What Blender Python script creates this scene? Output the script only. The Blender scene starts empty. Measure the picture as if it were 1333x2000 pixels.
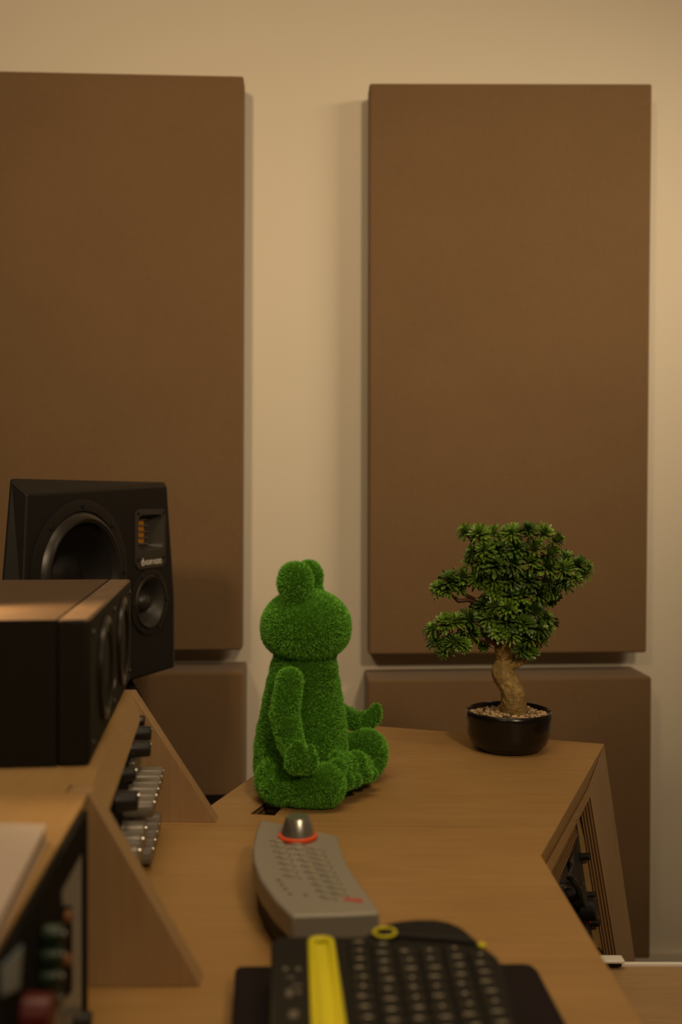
import bpy, bmesh, math, random
import numpy as np
from mathutils import Vector, Matrix, noise

random.seed(7)
rng = np.random.default_rng(7)
C = bpy.context.scene.collection
SC = bpy.context.scene
PI = math.pi
V = Vector

# ------------------------------------------------------------------ camera
CAMZ = 1.095                      # camera height above the floor (desk top is 0.76)
F = 2000.0                        # focal length in pixels of the 1333x2000 frame
PITCH, ROLL = math.radians(1.0), math.radians(0.25)
R = Matrix.Rotation(PI / 2 - PITCH, 3, 'X') @ Matrix.Rotation(ROLL, 3, 'Z')
cam = bpy.data.cameras.new('camera')
cam.sensor_fit = 'VERTICAL'
cam.sensor_height = 36.0
cam.lens = 36.0 * F / 2000.0
cam.clip_start = 0.05
cam.dof.use_dof = True
cam.dof.focus_distance = 1.27
cam.dof.aperture_fstop = 4.0
cam.dof.aperture_blades = 9
camo = bpy.data.objects.new('camera', cam)
C.objects.link(camo)
camo.matrix_world = Matrix.Translation((0, 0, CAMZ)) @ R.to_4x4()
SC.camera = camo

# ------------------------------------------------------------------ world, exposure, lights
SC.view_settings.view_transform = 'Standard'
SC.view_settings.look = 'None'
SC.view_settings.gamma = 1.0
SC.view_settings.use_curve_mapping = False
SC.view_settings.exposure = 0.0
SC.cycles.max_bounces = 8
SC.cycles.use_denoising = True
w = bpy.data.worlds.new('world')
SC.world = w
w.use_nodes = True
w.node_tree.nodes['Background'].inputs[0].default_value = (1.0, 0.75, 0.5, 1)
w.node_tree.nodes['Background'].inputs[1].default_value = 0.02


def area(name, loc, target, size, power, col, sizey=None, spread=180):
    l = bpy.data.lights.new(name, 'AREA')
    l.energy = power
    l.color = col
    l.shape = 'RECTANGLE' if sizey else 'DISK'
    l.size = size
    if sizey:
        l.size_y = sizey
    l.spread = math.radians(spread)
    o = bpy.data.objects.new(name, l)
    C.objects.link(o)
    o.location = loc
    o.rotation_euler = (V(target) - V(loc)).to_track_quat('-Z', 'Y').to_euler()
    return o


WARM = (1.0, 0.74, 0.44)
area('ceiling_lamp', (0.70, -1.0, 2.35), (0.10, 2.2, 1.80), 0.30, 8.6, WARM, spread=100)
area('ceiling_wash', (0.0, 0.75, 2.50), (0.0, 0.75, 0.8), 1.2, 3.15, WARM, 0.40, spread=100)
area('side_lamp', (1.60, 0.95, 2.25), (0.45, 2.2, 1.45), 0.9, 2.5, (1.0, 0.77, 0.48), 0.25, spread=60)
area('left_lamp', (-0.75, -0.8, 2.35), (-0.5, 2.2, 1.65), 0.3, 3.4, (1.0, 0.715, 0.40), spread=60)
sp = bpy.data.lights.new('desk_lamp', 'SPOT')
sp.energy = 4.2
sp.color = (1.0, 0.62, 0.28)
sp.spot_size = math.radians(80)
sp.spot_blend = 0.8
sp.shadow_soft_size = 0.02
spo = bpy.data.objects.new('desk_lamp', sp)
C.objects.link(spo)
spo.location = (-0.36, 0.80, 1.065)
spo.rotation_euler = (V((-0.25, 0.785, 0.995)) - V(spo.location)).to_track_quat('-Z', 'Y').to_euler()


# ------------------------------------------------------------------ where a line of sight meets a plane (used while laying the room out)
def ray(px, py):
    return R @ V(((px - 666.5) / F, -(py - 1000.0) / F, -1.0))


def U(px, py, D):                 # at distance D along the room's depth
    d = ray(px, py)
    return V((0, 0, CAMZ)) + d * (D / d.y)


def PZ(px, py, z):                # at height z
    d = ray(px, py)
    return V((0, 0, CAMZ)) + d * ((z - CAMZ) / d.z)


def PL(px, py, p0, n):            # on a plane
    d = ray(px, py)
    o = V((0, 0, CAMZ))
    return o + d * ((p0 - o).dot(n) / d.dot(n))


# ------------------------------------------------------------------ materials
MATS = {}


def mat(name, col, rough=0.5, metal=0.0, spec=0.5, noise_amt=0.0, noise_scale=30, bump=0.0, bump_scale=200, coat=0.0,
        rnd=0.0, island=False, trans=0.0):
    if name in MATS:
        return MATS[name]
    m = bpy.data.materials.new(name)
    m.use_nodes = True
    nt = m.node_tree
    b = nt.nodes['Principled BSDF']
    b.inputs['Base Color'].default_value = (*col, 1)
    b.inputs['Roughness'].default_value = rough
    b.inputs['Metallic'].default_value = metal
    b.inputs['Specular IOR Level'].default_value = spec
    b.inputs['Coat Weight'].default_value = coat
    b.inputs['Transmission Weight'].default_value = trans
    tc = nt.nodes.new('ShaderNodeTexCoord')
    src = None
    if noise_amt > 0:
        n = nt.nodes.new('ShaderNodeTexNoise')
        n.inputs['Scale'].default_value = noise_scale
        n.inputs['Detail'].default_value = 6
        nt.links.new(tc.outputs['Object'], n.inputs['Vector'])
        mx = nt.nodes.new('ShaderNodeMix')
        mx.data_type = 'RGBA'
        mx.inputs[6].default_value = (*[max(0, c * (1 - noise_amt)) for c in col], 1)
        mx.inputs[7].default_value = (*[min(1, c * (1 + noise_amt)) for c in col], 1)
        nt.links.new(n.outputs['Fac'], mx.inputs[0])
        src = mx.outputs[2]
    if rnd > 0:
        h = nt.nodes.new('ShaderNodeHueSaturation')
        if island:
            g = nt.nodes.new('ShaderNodeNewGeometry')
            ro = g.outputs['Random Per Island']
        else:
            g = nt.nodes.new('ShaderNodeObjectInfo')
            ro = g.outputs['Random']
        mr = nt.nodes.new('ShaderNodeMapRange')
        mr.inputs['To Min'].default_value = 1 - rnd
        mr.inputs['To Max'].default_value = 1 + rnd
        nt.links.new(ro, mr.inputs['Value'])
        nt.links.new(mr.outputs[0], h.inputs['Value'])
        if src:
            nt.links.new(src, h.inputs['Color'])
        else:
            h.inputs['Color'].default_value = (*col, 1)
        src = h.outputs['Color']
    if src:
        nt.links.new(src, b.inputs['Base Color'])
    if bump > 0:
        n2 = nt.nodes.new('ShaderNodeTexNoise')
        n2.inputs['Scale'].default_value = bump_scale
        n2.inputs['Detail'].default_value = 4
        nt.links.new(tc.outputs['Object'], n2.inputs['Vector'])
        bp = nt.nodes.new('ShaderNodeBump')
        bp.inputs['Strength'].default_value = bump
        bp.inputs['Distance'].default_value = 0.002
        nt.links.new(n2.outputs['Fac'], bp.inputs['Height'])
        nt.links.new(bp.outputs['Normal'], b.inputs['Normal'])
    MATS[name] = m
    return m


def fabric_mat():
    m = mat('brown_fabric', (0.185, 0.115, 0.060), 0.95, spec=0.1)
    nt = m.node_tree
    b = nt.nodes['Principled BSDF']
    tc = nt.nodes.new('ShaderNodeTexCoord')
    hs = []
    for ax, (sx, sy, sz) in enumerate(((900, 900, 40), (40, 900, 900))):
        mp = nt.nodes.new('ShaderNodeMapping')
        mp.inputs['Scale'].default_value = (sx, sy, sz)
        n = nt.nodes.new('ShaderNodeTexNoise')
        n.inputs['Scale'].default_value = 1.0
        n.inputs['Detail'].default_value = 3
        nt.links.new(tc.outputs['Object'], mp.inputs[0])
        nt.links.new(mp.outputs[0], n.inputs['Vector'])
        hs.append(n.outputs['Fac'])
    ad = nt.nodes.new('ShaderNodeMath')
    ad.operation = 'ADD'
    nt.links.new(hs[0], ad.inputs[0])
    nt.links.new(hs[1], ad.inputs[1])
    big = nt.nodes.new('ShaderNodeTexNoise')
    big.inputs['Scale'].default_value = 5
    nt.links.new(tc.outputs['Object'], big.inputs['Vector'])
    ad2 = nt.nodes.new('ShaderNodeMath')
    ad2.operation = 'MULTIPLY_ADD'
    nt.links.new(big.outputs['Fac'], ad2.inputs[0])
    ad2.inputs[1].default_value = 0.6
    nt.links.new(ad.outputs[0], ad2.inputs[2])
    mr = nt.nodes.new('ShaderNodeMapRange')
    mr.inputs['From Min'].default_value = 0.8
    mr.inputs['From Max'].default_value = 1.8
    mr.inputs['To Min'].default_value = 0.86
    mr.inputs['To Max'].default_value = 1.14
    nt.links.new(ad2.outputs[0], mr.inputs[0])
    h = nt.nodes.new('ShaderNodeHueSaturation')
    h.inputs['Color'].default_value = b.inputs['Base Color'].default_value
    nt.links.new(mr.outputs[0], h.inputs['Value'])
    nt.links.new(h.outputs[0], b.inputs['Base Color'])
    bp = nt.nodes.new('ShaderNodeBump')
    bp.inputs['Strength'].default_value = 0.35
    bp.inputs['Distance'].default_value = 0.001
    nt.links.new(ad.outputs[0], bp.inputs['Height'])
    nt.links.new(bp.outputs[0], b.inputs['Normal'])
    b.inputs['Sheen Weight'].default_value = 0.15
    return m


def wood_mat(name, c1, c2, rot=0.0, rough=0.45, axis='x'):
    m = mat(name, c1, rough, spec=0.4)
    nt = m.node_tree
    b = nt.nodes['Principled BSDF']
    tc = nt.nodes.new('ShaderNodeTexCoord')
    mp = nt.nodes.new('ShaderNodeMapping')
    mp.inputs['Rotation'].default_value = (0, 0, rot)
    mp.inputs['Scale'].default_value = {'x': (2.2, 9, 9), 'y': (9, 2.2, 9), 'z': (9, 9, 2.2)}[axis]
    nt.links.new(tc.outputs['Object'], mp.inputs[0])
    n = nt.nodes.new('ShaderNodeTexNoise')
    n.inputs['Scale'].default_value = 1.1
    n.inputs['Detail'].default_value = 2
    n.inputs['Distortion'].default_value = 0.6
    nt.links.new(mp.outputs[0], n.inputs['Vector'])
    # cathedral figure: contour bands of a smooth field
    mu = nt.nodes.new('ShaderNodeMath')
    mu.operation = 'MULTIPLY'
    mu.inputs[1].default_value = 24
    nt.links.new(n.outputs['Fac'], mu.inputs[0])
    sn = nt.nodes.new('ShaderNodeMath')
    sn.operation = 'SINE'
    nt.links.new(mu.outputs[0], sn.inputs[0])
    mp2 = nt.nodes.new('ShaderNodeMapping')
    mp2.inputs['Rotation'].default_value = (0, 0, rot)
    mp2.inputs['Scale'].default_value = {'x': (14, 260, 260), 'y': (260, 14, 260), 'z': (260, 260, 14)}[axis]
    nt.links.new(tc.outputs['Object'], mp2.inputs[0])
    n2 = nt.nodes.new('ShaderNodeTexNoise')
    n2.inputs['Scale'].default_value = 1.0
    n2.inputs['Detail'].default_value = 5
    nt.links.new(mp2.outputs[0], n2.inputs['Vector'])
    n3 = nt.nodes.new('ShaderNodeTexNoise')
    n3.inputs['Scale'].default_value = 7
    n3.inputs['Detail'].default_value = 3
    nt.links.new(tc.outputs['Object'], n3.inputs['Vector'])
    a1 = nt.nodes.new('ShaderNodeMath')
    a1.operation = 'MULTIPLY_ADD'
    nt.links.new(sn.outputs[0], a1.inputs[0])
    a1.inputs[1].default_value = 0.07
    nt.links.new(n2.outputs['Fac'], a1.inputs[2])
    a2 = nt.nodes.new('ShaderNodeMath')
    a2.operation = 'MULTIPLY_ADD'
    nt.links.new(n3.outputs['Fac'], a2.inputs[0])
    a2.inputs[1].default_value = 1.0
    nt.links.new(a1.outputs[0], a2.inputs[2])
    mr = nt.nodes.new('ShaderNodeMapRange')
    mr.inputs['From Min'].default_value = 0.55
    mr.inputs['From Max'].default_value = 1.45
    nt.links.new(a2.outputs[0], mr.inputs[0])
    mx = nt.nodes.new('ShaderNodeMix')
    mx.data_type = 'RGBA'
    mx.inputs[6].default_value = (*c1, 1)
    mx.inputs[7].default_value = (*c2, 1)
    nt.links.new(mr.outputs[0], mx.inputs[0])
    nt.links.new(mx.outputs[2], b.inputs['Base Color'])
    return m


def ply_mat(name, axis, origin, pitch):
    """layers of plywood seen on a cut edge, stacked along the axis"""
    m = mat(name, (0.4, 0.25, 0.12), 0.7, spec=0.2)
    nt = m.node_tree
    b = nt.nodes['Principled BSDF']
    tc = nt.nodes.new('ShaderNodeTexCoord')
    dt = nt.nodes.new('ShaderNodeVectorMath')
    dt.operation = 'DOT_PRODUCT'
    dt.inputs[1].default_value = axis
    nt.links.new(tc.outputs['Object'], dt.inputs[0])
    sb = nt.nodes.new('ShaderNodeMath')
    sb.operation = 'SUBTRACT'
    nt.links.new(dt.outputs['Value'], sb.inputs[0])
    sb.inputs[1].default_value = V(axis).dot(V(origin))
    mu = nt.nodes.new('ShaderNodeMath')
    mu.operation = 'MULTIPLY'
    mu.inputs[1].default_value = 2 * PI / pitch
    nt.links.new(sb.outputs[0], mu.inputs[0])
    sn = nt.nodes.new('ShaderNodeMath')
    sn.operation = 'SINE'
    nt.links.new(mu.outputs[0], sn.inputs[0])
    mr = nt.nodes.new('ShaderNodeMapRange')
    mr.inputs['From Min'].default_value = -0.5
    mr.inputs['From Max'].default_value = 0.7
    nt.links.new(sn.outputs[0], mr.inputs[0])
    mx = nt.nodes.new('ShaderNodeMix')
    mx.data_type = 'RGBA'
    mx.inputs[6].default_value = (0.10, 0.046, 0.017, 1)  # both ply tones darkened to carry the shade inside the bay
    mx.inputs[7].default_value = (0.36, 0.225, 0.105, 1)
    nt.links.new(mr.outputs[0], mx.inputs[0])
    nt.links.new(mx.outputs[2], b.inputs['Base Color'])
    return m


M_WALL = mat('wall_paint', (0.70, 0.645, 0.555), 0.9, spec=0.2, noise_amt=0.015, noise_scale=3, bump=0.05, bump_scale=300)
M_FLOOR = mat('dark_floor', (0.10, 0.07, 0.05), 0.6, noise_amt=0.2, noise_scale=8)
M_CEIL = mat('ceiling_paint', (0.65, 0.58, 0.48), 0.9, spec=0.2)
M_FAB = fabric_mat()
M_DESK = wood_mat('birch_top', (0.34, 0.195, 0.067), (0.47, 0.285, 0.11), 0.35)
M_WING = wood_mat('birch_wing', (0.34, 0.195, 0.068), (0.46, 0.28, 0.112), -0.35)
M_SIDE = wood_mat('birch_side', (0.35, 0.22, 0.11), (0.46, 0.30, 0.155), 0.2, axis='z')
M_EDGE = wood_mat('birch_edge', (0.36, 0.22, 0.085), (0.47, 0.295, 0.125), 0.0, axis='y')
M_TABLE = wood_mat('table_wood', (0.30, 0.19, 0.085), (0.46, 0.30, 0.14), 0.8)
M_BLACK = mat('black_satin', (0.012, 0.012, 0.012), 0.45, noise_amt=0.1)
M_BLACKM = mat('black_matte', (0.007, 0.0066, 0.006), 0.75, spec=0.12, bump=0.08, bump_scale=700)
M_CAB = mat('cabinet_black', (0.013, 0.012, 0.0115), 0.5, spec=0.3, bump=0.06, bump_scale=900)
M_RUB = mat('black_rubber', (0.018, 0.016, 0.015), 0.34, spec=0.5)
M_CONE = mat('cone_black', (0.006, 0.0055, 0.005), 0.6, spec=0.3, noise_amt=0.35, noise_scale=90)
M_GOLD = mat('ribbon_gold', (0.75, 0.33, 0.03), 0.35, metal=0.6)
M_GREYM = mat('grey_metal', (0.30, 0.29, 0.27), 0.35, metal=0.8)
M_SILV = mat('silver_shell', (0.33, 0.305, 0.265), 0.42, metal=0.1, noise_amt=0.03, noise_scale=200)
M_SILVK = mat('silver_knob', (0.62, 0.60, 0.57), 0.3, metal=0.9)
M_ORANGE = mat('orange_ring', (0.85, 0.10, 0.02), 0.4)
M_BTN = mat('grey_button', (0.31, 0.29, 0.22), 0.5)
M_RED = mat('red_print', (0.65, 0.05, 0.03), 0.5)
M_DOT = mat('dark_print', (0.08, 0.07, 0.05), 0.6)
M_YEL = mat('yellow_plastic', (0.72, 0.66, 0.012), 0.4)
M_KEYB = mat('keyboard_black', (0.012, 0.0112, 0.010), 0.6, spec=0.25)
M_KEY = mat('key_black', (0.017, 0.0155, 0.012), 0.5, spec=0.35, rnd=0.2)
M_LEG = mat('legend_print', (0.42, 0.38, 0.31), 0.6)
M_TRAY = mat('tray_black', (0.013, 0.008, 0.010), 0.7, spec=0.2, noise_amt=0.1)
M_WHITE = mat('white_print', (0.75, 0.72, 0.68), 0.5)
M_CHROME = mat('chrome', (0.75, 0.73, 0.7), 0.18, metal=1.0)
M_CLEAR = mat('frosted_knob', (0.20, 0.18, 0.155), 0.3, spec=0.6, metal=0.1)
M_PAPER = mat('paper', (0.58, 0.48, 0.41), 0.8)
M_ALU = mat('aluminium', (0.92, 0.90, 0.86), 0.35)  # near-white base colour stands in for the trim's strong highlight
M_POT = mat('glazed_black', (0.006, 0.005, 0.0045), 0.25, spec=0.5)
M_BARK = mat('bark', (0.34, 0.235, 0.085), 0.8, noise_amt=0.9, noise_scale=170, bump=1.0, bump_scale=260)
M_TWIG = mat('twig', (0.07, 0.025, 0.015), 0.5)
M_PEB = mat('pebble', (0.46, 0.33, 0.19), 0.5, rnd=0.7, island=True)
M_SOIL = mat('soil', (0.10, 0.06, 0.03), 0.9)
M_FROG = mat('moss_base', (0.035, 0.11, 0.008), 0.95, spec=0.1)  # shade between the fibres is put into this dark base colour
M_FLOCK = mat('moss_flock', (0.215, 0.60, 0.07), 0.7, spec=0.2, rnd=0.65, island=True)
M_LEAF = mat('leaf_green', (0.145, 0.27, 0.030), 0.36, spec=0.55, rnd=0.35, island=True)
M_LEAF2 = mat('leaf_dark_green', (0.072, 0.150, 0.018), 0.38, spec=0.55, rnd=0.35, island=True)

# ------------------------------------------------------------------ helpers
W4 = {}


class MB:
    """collects shapes for ONE mesh object"""

    def __init__(s):
        s.v, s.f, s.m = [], [], []

    def add(s, vs, fs, mi=0):
        o = len(s.v)
        s.v += [tuple(x) for x in vs]
        s.f += [tuple(i + o for i in f) for f in fs]
        s.m += [mi] * len(fs)
        return s

    def prism(s, pts, vec, mi=0, side=None):
        n = len(pts)
        vec = V(vec)
        a = [V(p) for p in pts]
        nrm = V((0, 0, 0))
        for i in range(n):
            nrm += a[i].cross(a[(i + 1) % n])
        if nrm.dot(vec) > 0:
            a.reverse()
        vs = a + [p + vec for p in a]
        s.add(vs, [tuple(range(n)), tuple(range(2 * n - 1, n - 1, -1))], mi)
        o = len(s.v) - 2 * n
        for i in range(n):
            j = (i + 1) % n
            s.f.append((o + i, o + n + i, o + n + j, o + j))
            s.m.append(mi if side is None else side)
        return s

    def box(s, c, sx, sy, sz, rz=0.0, mi=0, M=None):
        Q = M if M is not None else Matrix.Translation(c) @ Matrix.Rotation(rz, 4, 'Z')
        vs = [Q @ V((x * sx / 2, y * sy / 2, z * sz / 2)) for z in (-1, 1) for x, y in ((-1, -1), (1, -1), (1, 1), (-1, 1))]
        return s.add(vs, [(3, 2, 1, 0), (4, 5, 6, 7), (0, 1, 5, 4), (1, 2, 6, 5), (2, 3, 7, 6), (3, 0, 4, 7)], mi)

    def hull(s, lo, hi, mi=0):
        """loft between two rings of the same count, closed both ends"""
        n = len(lo)
        s.add(list(lo) + list(hi), [tuple(range(n - 1, -1, -1)), tuple(range(n, 2 * n))] +
              [(i, (i + 1) % n, n + (i + 1) % n, n + i) for i in range(n)], mi)
        return s

    def lathe(s, prof, M=None, seg=40, mi=0, cap=True, arc=2 * PI):
        """profile of (radius, height) turned about local z"""
        M = M or Matrix()
        vs, fs = [], []
        k = len(prof)
        for i in range(seg):
            a = arc * i / seg
            for r, h in prof:
                vs.append(M @ V((r * math.cos(a), r * math.sin(a), h)))
        for i in range(seg):
            j = (i + 1) % seg
            for q in range(k - 1):
                fs.append((i * k + q, j * k + q, j * k + q + 1, i * k + q + 1))
        if cap:
            fs.append(tuple(j * k for j in range(seg - 1, -1, -1)))
            fs.append(tuple(j * k + k - 1 for j in range(seg)))
        return s.add(vs, fs, mi)

    def cyl(s, p0, p1, r0, r1=None, seg=20, mi=0):
        p0, p1 = V(p0), V(p1)
        q = (p1 - p0).to_track_quat('Z', 'Y').to_matrix().to_4x4()
        return s.lathe([(r0, 0), (r0 if r1 is None else r1, (p1 - p0).length)], Matrix.Translation(p0) @ q, seg, mi)

    def tube(s, pts, rads, seg=12, mi=0, jit=0.0):
        pts = [V(p) for p in pts]
        vs, fs = [], []
        ref = V((0, 1, 0.01)).normalized()
        for i, p in enumerate(pts):
            t = (pts[min(i + 1, len(pts) - 1)] - pts[max(i - 1, 0)]).normalized()
            u = t.cross(ref).normalized()
            w_ = u.cross(t).normalized()
            for k in range(seg):
                a = 2 * PI * k / seg
                d = u * math.cos(a) + w_ * math.sin(a)
                r = rads[i]
                if jit:
                    r *= 1 + jit * (noise.noise(V((3 * math.cos(a), 3 * math.sin(a), p.z * 60))) * 0.8
                                    + 0.5 * noise.noise((p + d * r) * 260))
                vs.append(p + d * r)
        n = len(pts)
        for i in range(n - 1):
            for k in range(seg):
                j = (k + 1) % seg
                fs.append((i * seg + k, i * seg + j, (i + 1) * seg + j, (i + 1) * seg + k))
        fs.append(tuple(range(seg - 1, -1, -1)))
        fs.append(tuple((n - 1) * seg + k for k in range(seg)))
        return s.add(vs, fs, mi)

    def torus(s, M, R1, r, seg=40, ss=10, mi=0, sy=1.0):
        vs, fs = [], []
        for i in range(seg):
            a = 2 * PI * i / seg
            for k in range(ss):
                b = 2 * PI * k / ss
                rr = R1 + r * math.cos(b)
                vs.append(M @ V((rr * math.cos(a), rr * math.sin(a) * sy, r * math.sin(b))))
        for i in range(seg):
            for k in range(ss):
                i2, k2 = (i + 1) % seg, (k + 1) % ss
                fs.append((i * ss + k, i2 * ss + k, i2 * ss + k2, i * ss + k2))
        return s.add(vs, fs, mi)

    def mesh(s, name, mats, smooth=False, angle=35):
        me = bpy.data.meshes.new(name)
        me.from_pydata(s.v, [], s.f)
        for m in (mats if isinstance(mats, (list, tuple)) else [mats]):
            me.materials.append(m)
        if len(me.materials) > 1:
            me.polygons.foreach_set('material_index', s.m)
        if smooth:
            me.polygons.foreach_set('use_smooth', [True] * len(s.f))
            me.update()
            me.set_sharp_from_angle(angle=math.radians(angle))
        me.update()
        return me


def put(name, me, parent=None, M=None):
    o = bpy.data.objects.new(name, me)
    C.objects.link(o)
    M = M or Matrix()
    if parent:
        o.parent = parent
        o.matrix_parent_inverse = W4[parent.name].inverted()
    o.matrix_basis = M
    W4[o.name] = M.copy()
    return o


def obj(name, mb, m, parent=None, bevel=0.0, smooth=False, angle=35, seg=2, M=None):
    o = put(name, mb.mesh(name, m, smooth or bevel > 0, angle), parent, M)
    if bevel > 0:
        b = o.modifiers.new('bevel', 'BEVEL')
        b.width = bevel
        b.segments = seg
        b.limit_method = 'ANGLE'
        b.angle_limit = math.radians(30)
        b.harden_normals = False
    return o


def tag(o, label, cat, group=None):
    o['label'] = label
    o['category'] = cat
    if group:
        o['group'] = group
    return o


def thing(name, label, cat, loc, group=None):
    o = bpy.data.objects.new(name, None)
    o.empty_display_size = 0.05
    C.objects.link(o)
    o.location = loc
    W4[o.name] = Matrix.Translation(loc)
    return tag(o, label, cat, group)


def struct(name, mb, m, **k):
    o = obj(name, mb, m, **k)
    o['kind'] = 'structure'
    return o


def frame(p, z, up=V((0, 0, 1))):
    """matrix at p whose z axis is z and whose y axis is near up"""
    z = V(z).normalized()
    x = up.cross(z).normalized()
    y = z.cross(x)
    return Matrix(((x.x, y.x, z.x, p[0]), (x.y, y.y, z.y, p[1]), (x.z, y.z, z.z, p[2]), (0, 0, 0, 1)))


def plate(name, outer, holes, z0, z1, mats, parent, grow=0.0):
    """flat board with holes (curve fill); mats = [face, cut edge]"""
    cu = bpy.data.curves.new(name, 'CURVE')
    cu.dimensions = '2D'
    cu.fill_mode = 'BOTH'
    cu.extrude = (z1 - z0) / 2
    for lp in [outer] + holes:
        sp_ = cu.splines.new('POLY')
        sp_.points.add(len(lp) - 1)
        for i, p in enumerate(lp):
            sp_.points[i].co = (p[0], p[1], 0, 1)
        sp_.use_cyclic_u = True
    tmp = bpy.data.objects.new('tmp', cu)
    me = bpy.data.meshes.new_from_object(tmp)
    bpy.data.objects.remove(tmp)
    me.transform(Matrix.Translation((0, 0, (z0 + z1) / 2)))
    me.materials.clear()
    for m in mats:
        me.materials.append(m)
    me.update()
    hc = [sum((V((p[0], p[1], 0)) for p in h), V()) / len(h) for h in holes]
    hr = [max((V((p[0], p[1], 0)) - c).length for p in h) * 1.05 for h, c in zip(holes, hc)]
    for p in me.polygons:
        p.use_smooth = False
        p.material_index = 0
        if abs(p.normal.z) < 0.5:
            p.material_index = 1
            c = V((p.center.x, p.center.y, 0))
            for q, r in zip(hc, hr):
                if (c - q).length < r and len(mats) > 2:
                    p.material_index = 2
    return put(name, me, parent)


DZ = 0.76                          # desk top height

# ------------------------------------------------------------------ the room
WA = math.radians(1.9)
wr = V((math.cos(WA), math.sin(WA), 0))          # along the back wall
wn = V((math.sin(WA), -math.cos(WA), 0))         # out of the back wall, into the room
W0 = V((0, 2.25, 0))


def WP(px, py, off):
    return PL(px, py, W0 + wn * off, wn)


a, b_ = W0 - wr * 2.0, W0 + wr * 2.1
struct('wall_back', MB().prism([a, b_, b_ + V((0, 0, 2.55)), a + V((0, 0, 2.55))], -wn * 0.1), M_WALL)
struct('floor', MB().box((0.05, -0.15, -0.03), 4.3, 5.3, 0.06), M_FLOOR)
struct('ceiling', MB().box((0.05, -0.15, 2.58), 4.3, 5.3, 0.06), M_CEIL)
struct('wall_left', MB().box((-2.05, -0.15, 1.275), 0.1, 5.3, 2.55), M_FAB)
struct('wall_right', MB().box((2.13, -0.15, 1.275), 0.1, 5.3, 2.55), M_WALL)
struct('wall_front', MB().box((0.05, -2.75, 1.275), 4.3, 0.1, 2.55), M_FAB)
struct('baseboard_back', MB().prism([a, b_, b_ + wn * 0.014, a + wn * 0.014], (0, 0, 0.075)), M_WALL)


def panel(corners, off, thick, label, gap):
    """fabric wrapped absorber: front face corners TL TR BR BL seen at the given stand-off"""
    P = [WP(x, y, off) for x, y in corners]
    c = sum(P, V()) / 4
    root = thing('acoustic_panel', label, 'acoustic panel', (c.x, c.y, P[2].z), 'brown acoustic panels on the wall')
    # the front bows out a little, like stretched cloth over a frame: two layers
    mb = MB().prism(P, -wn * thick)
    obj('fabric_cover', mb, M_FAB, root, bevel=0.005, seg=3)
    if gap > 0:
        u = (P[1] - P[0]).normalized()
        for zf in (0.15, 0.85):
            m = P[0].lerp(P[3], zf) - wn * thick
            q = [m + u * 0.09, m + u * ((P[1] - P[0]).length - 0.09)]
            mb2 = MB().prism([q[0], q[1], q[1] - V((0, 0, 0.05)), q[0] - V((0, 0, 0.05))], -wn * gap)
            obj('mounting_batten', mb2, M_SIDE, root)
    return root


panel([(-70, 136.5), (476, 148), (473, 1270), (-70, 1274)], 0.080, 0.055,
      'tall brown fabric wall panel behind the large black speaker', 0.025)
panel([(722, 162), (1275, 163), (1264, 1275), (720, 1279)], 0.080, 0.055,
      'tall brown fabric wall panel behind the bonsai tree', 0.025)
panel([(-70, 1317), (475.5, 1313), (473, 1868), (-70, 1868)], 0.138, 0.138,
      'deep lower brown fabric panel under the panel behind the large speaker', 0)
panel([(719, 1329), (1274, 1322), (1271, 1873), (717, 1873)], 0.138, 0.138,
      'deep lower brown fabric panel behind the bonsai pot and desk corner', 0)

# ------------------------------------------------------------------ desk
A = PZ(645, 1411, DZ)
B = PZ(1181, 1453, DZ)
Cc = PZ(1057, 1671, DZ)
E = PZ(1255, 2000, DZ)
H = PZ(403, 1577, DZ)
SL, SR = PZ(380, 1612, DZ), PZ(1030, 1612, DZ)    # seam between wing and main top
desk = thing('studio_desk', 'pale birch plywood studio desk with an angled right wing', 'desk', (0, 0.9, 0))
TH = 0.026
PLYZ = ply_mat('ply_layers_flat', (0, 0, 1), (0, 0, DZ), 0.0055)
seamY = SL.y
t = (seamY - B.y) / (Cc.y - B.y)
seamR = B.lerp(Cc, t)
sdir = (Cc - B).normalized()
hole = [PZ(*p, DZ) for p in ((489, 1590), (521, 1566), (558, 1570), (537, 1593))]
plate('wing_top', [(A.x, A.y), (B.x, B.y), (seamR.x, seamR.y), (-0.45, seamY), (-0.45, seamY + 0.045), (H.x, seamY + 0.045), (H.x + 0.002, H.y)],
      [[(p.x, p.y) for p in hole]], DZ - TH, DZ, [M_WING, M_EDGE, PLYZ], desk)
e2 = E + (E - V((Cc.x, Cc.y, DZ))).normalized() * 0.3
plate('main_top', [(-0.75, seamY - 0.0005), (seamR.x, seamY - 0.0005), (Cc.x, Cc.y), (e2.x, e2.y), (-0.75, e2.y)], [],
      DZ - TH, DZ - 0.0001, [M_DESK, M_EDGE], desk)

# wing side: a slanted rack frame that faces right
nS = V((-sdir.y, sdir.x, 0))
if nS.x < 0:
    nS = -nS
zB = 0.475
botB = PZ(1242, 1880, zB)
slope = (botB - V((B.x, B.y, zB))).dot(nS) / (DZ - zB)
down = V((nS.x * slope, nS.y * slope, -1)).normalized()
nF = sdir.cross(down).normalized()
if nF.dot(nS) < 0:
    nF = -nF


def FP(px, py, off=0.0):           # on the slanted rack face, off metres out of it
    return PL(px, py, V(B) + nF * off, nF)


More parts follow.
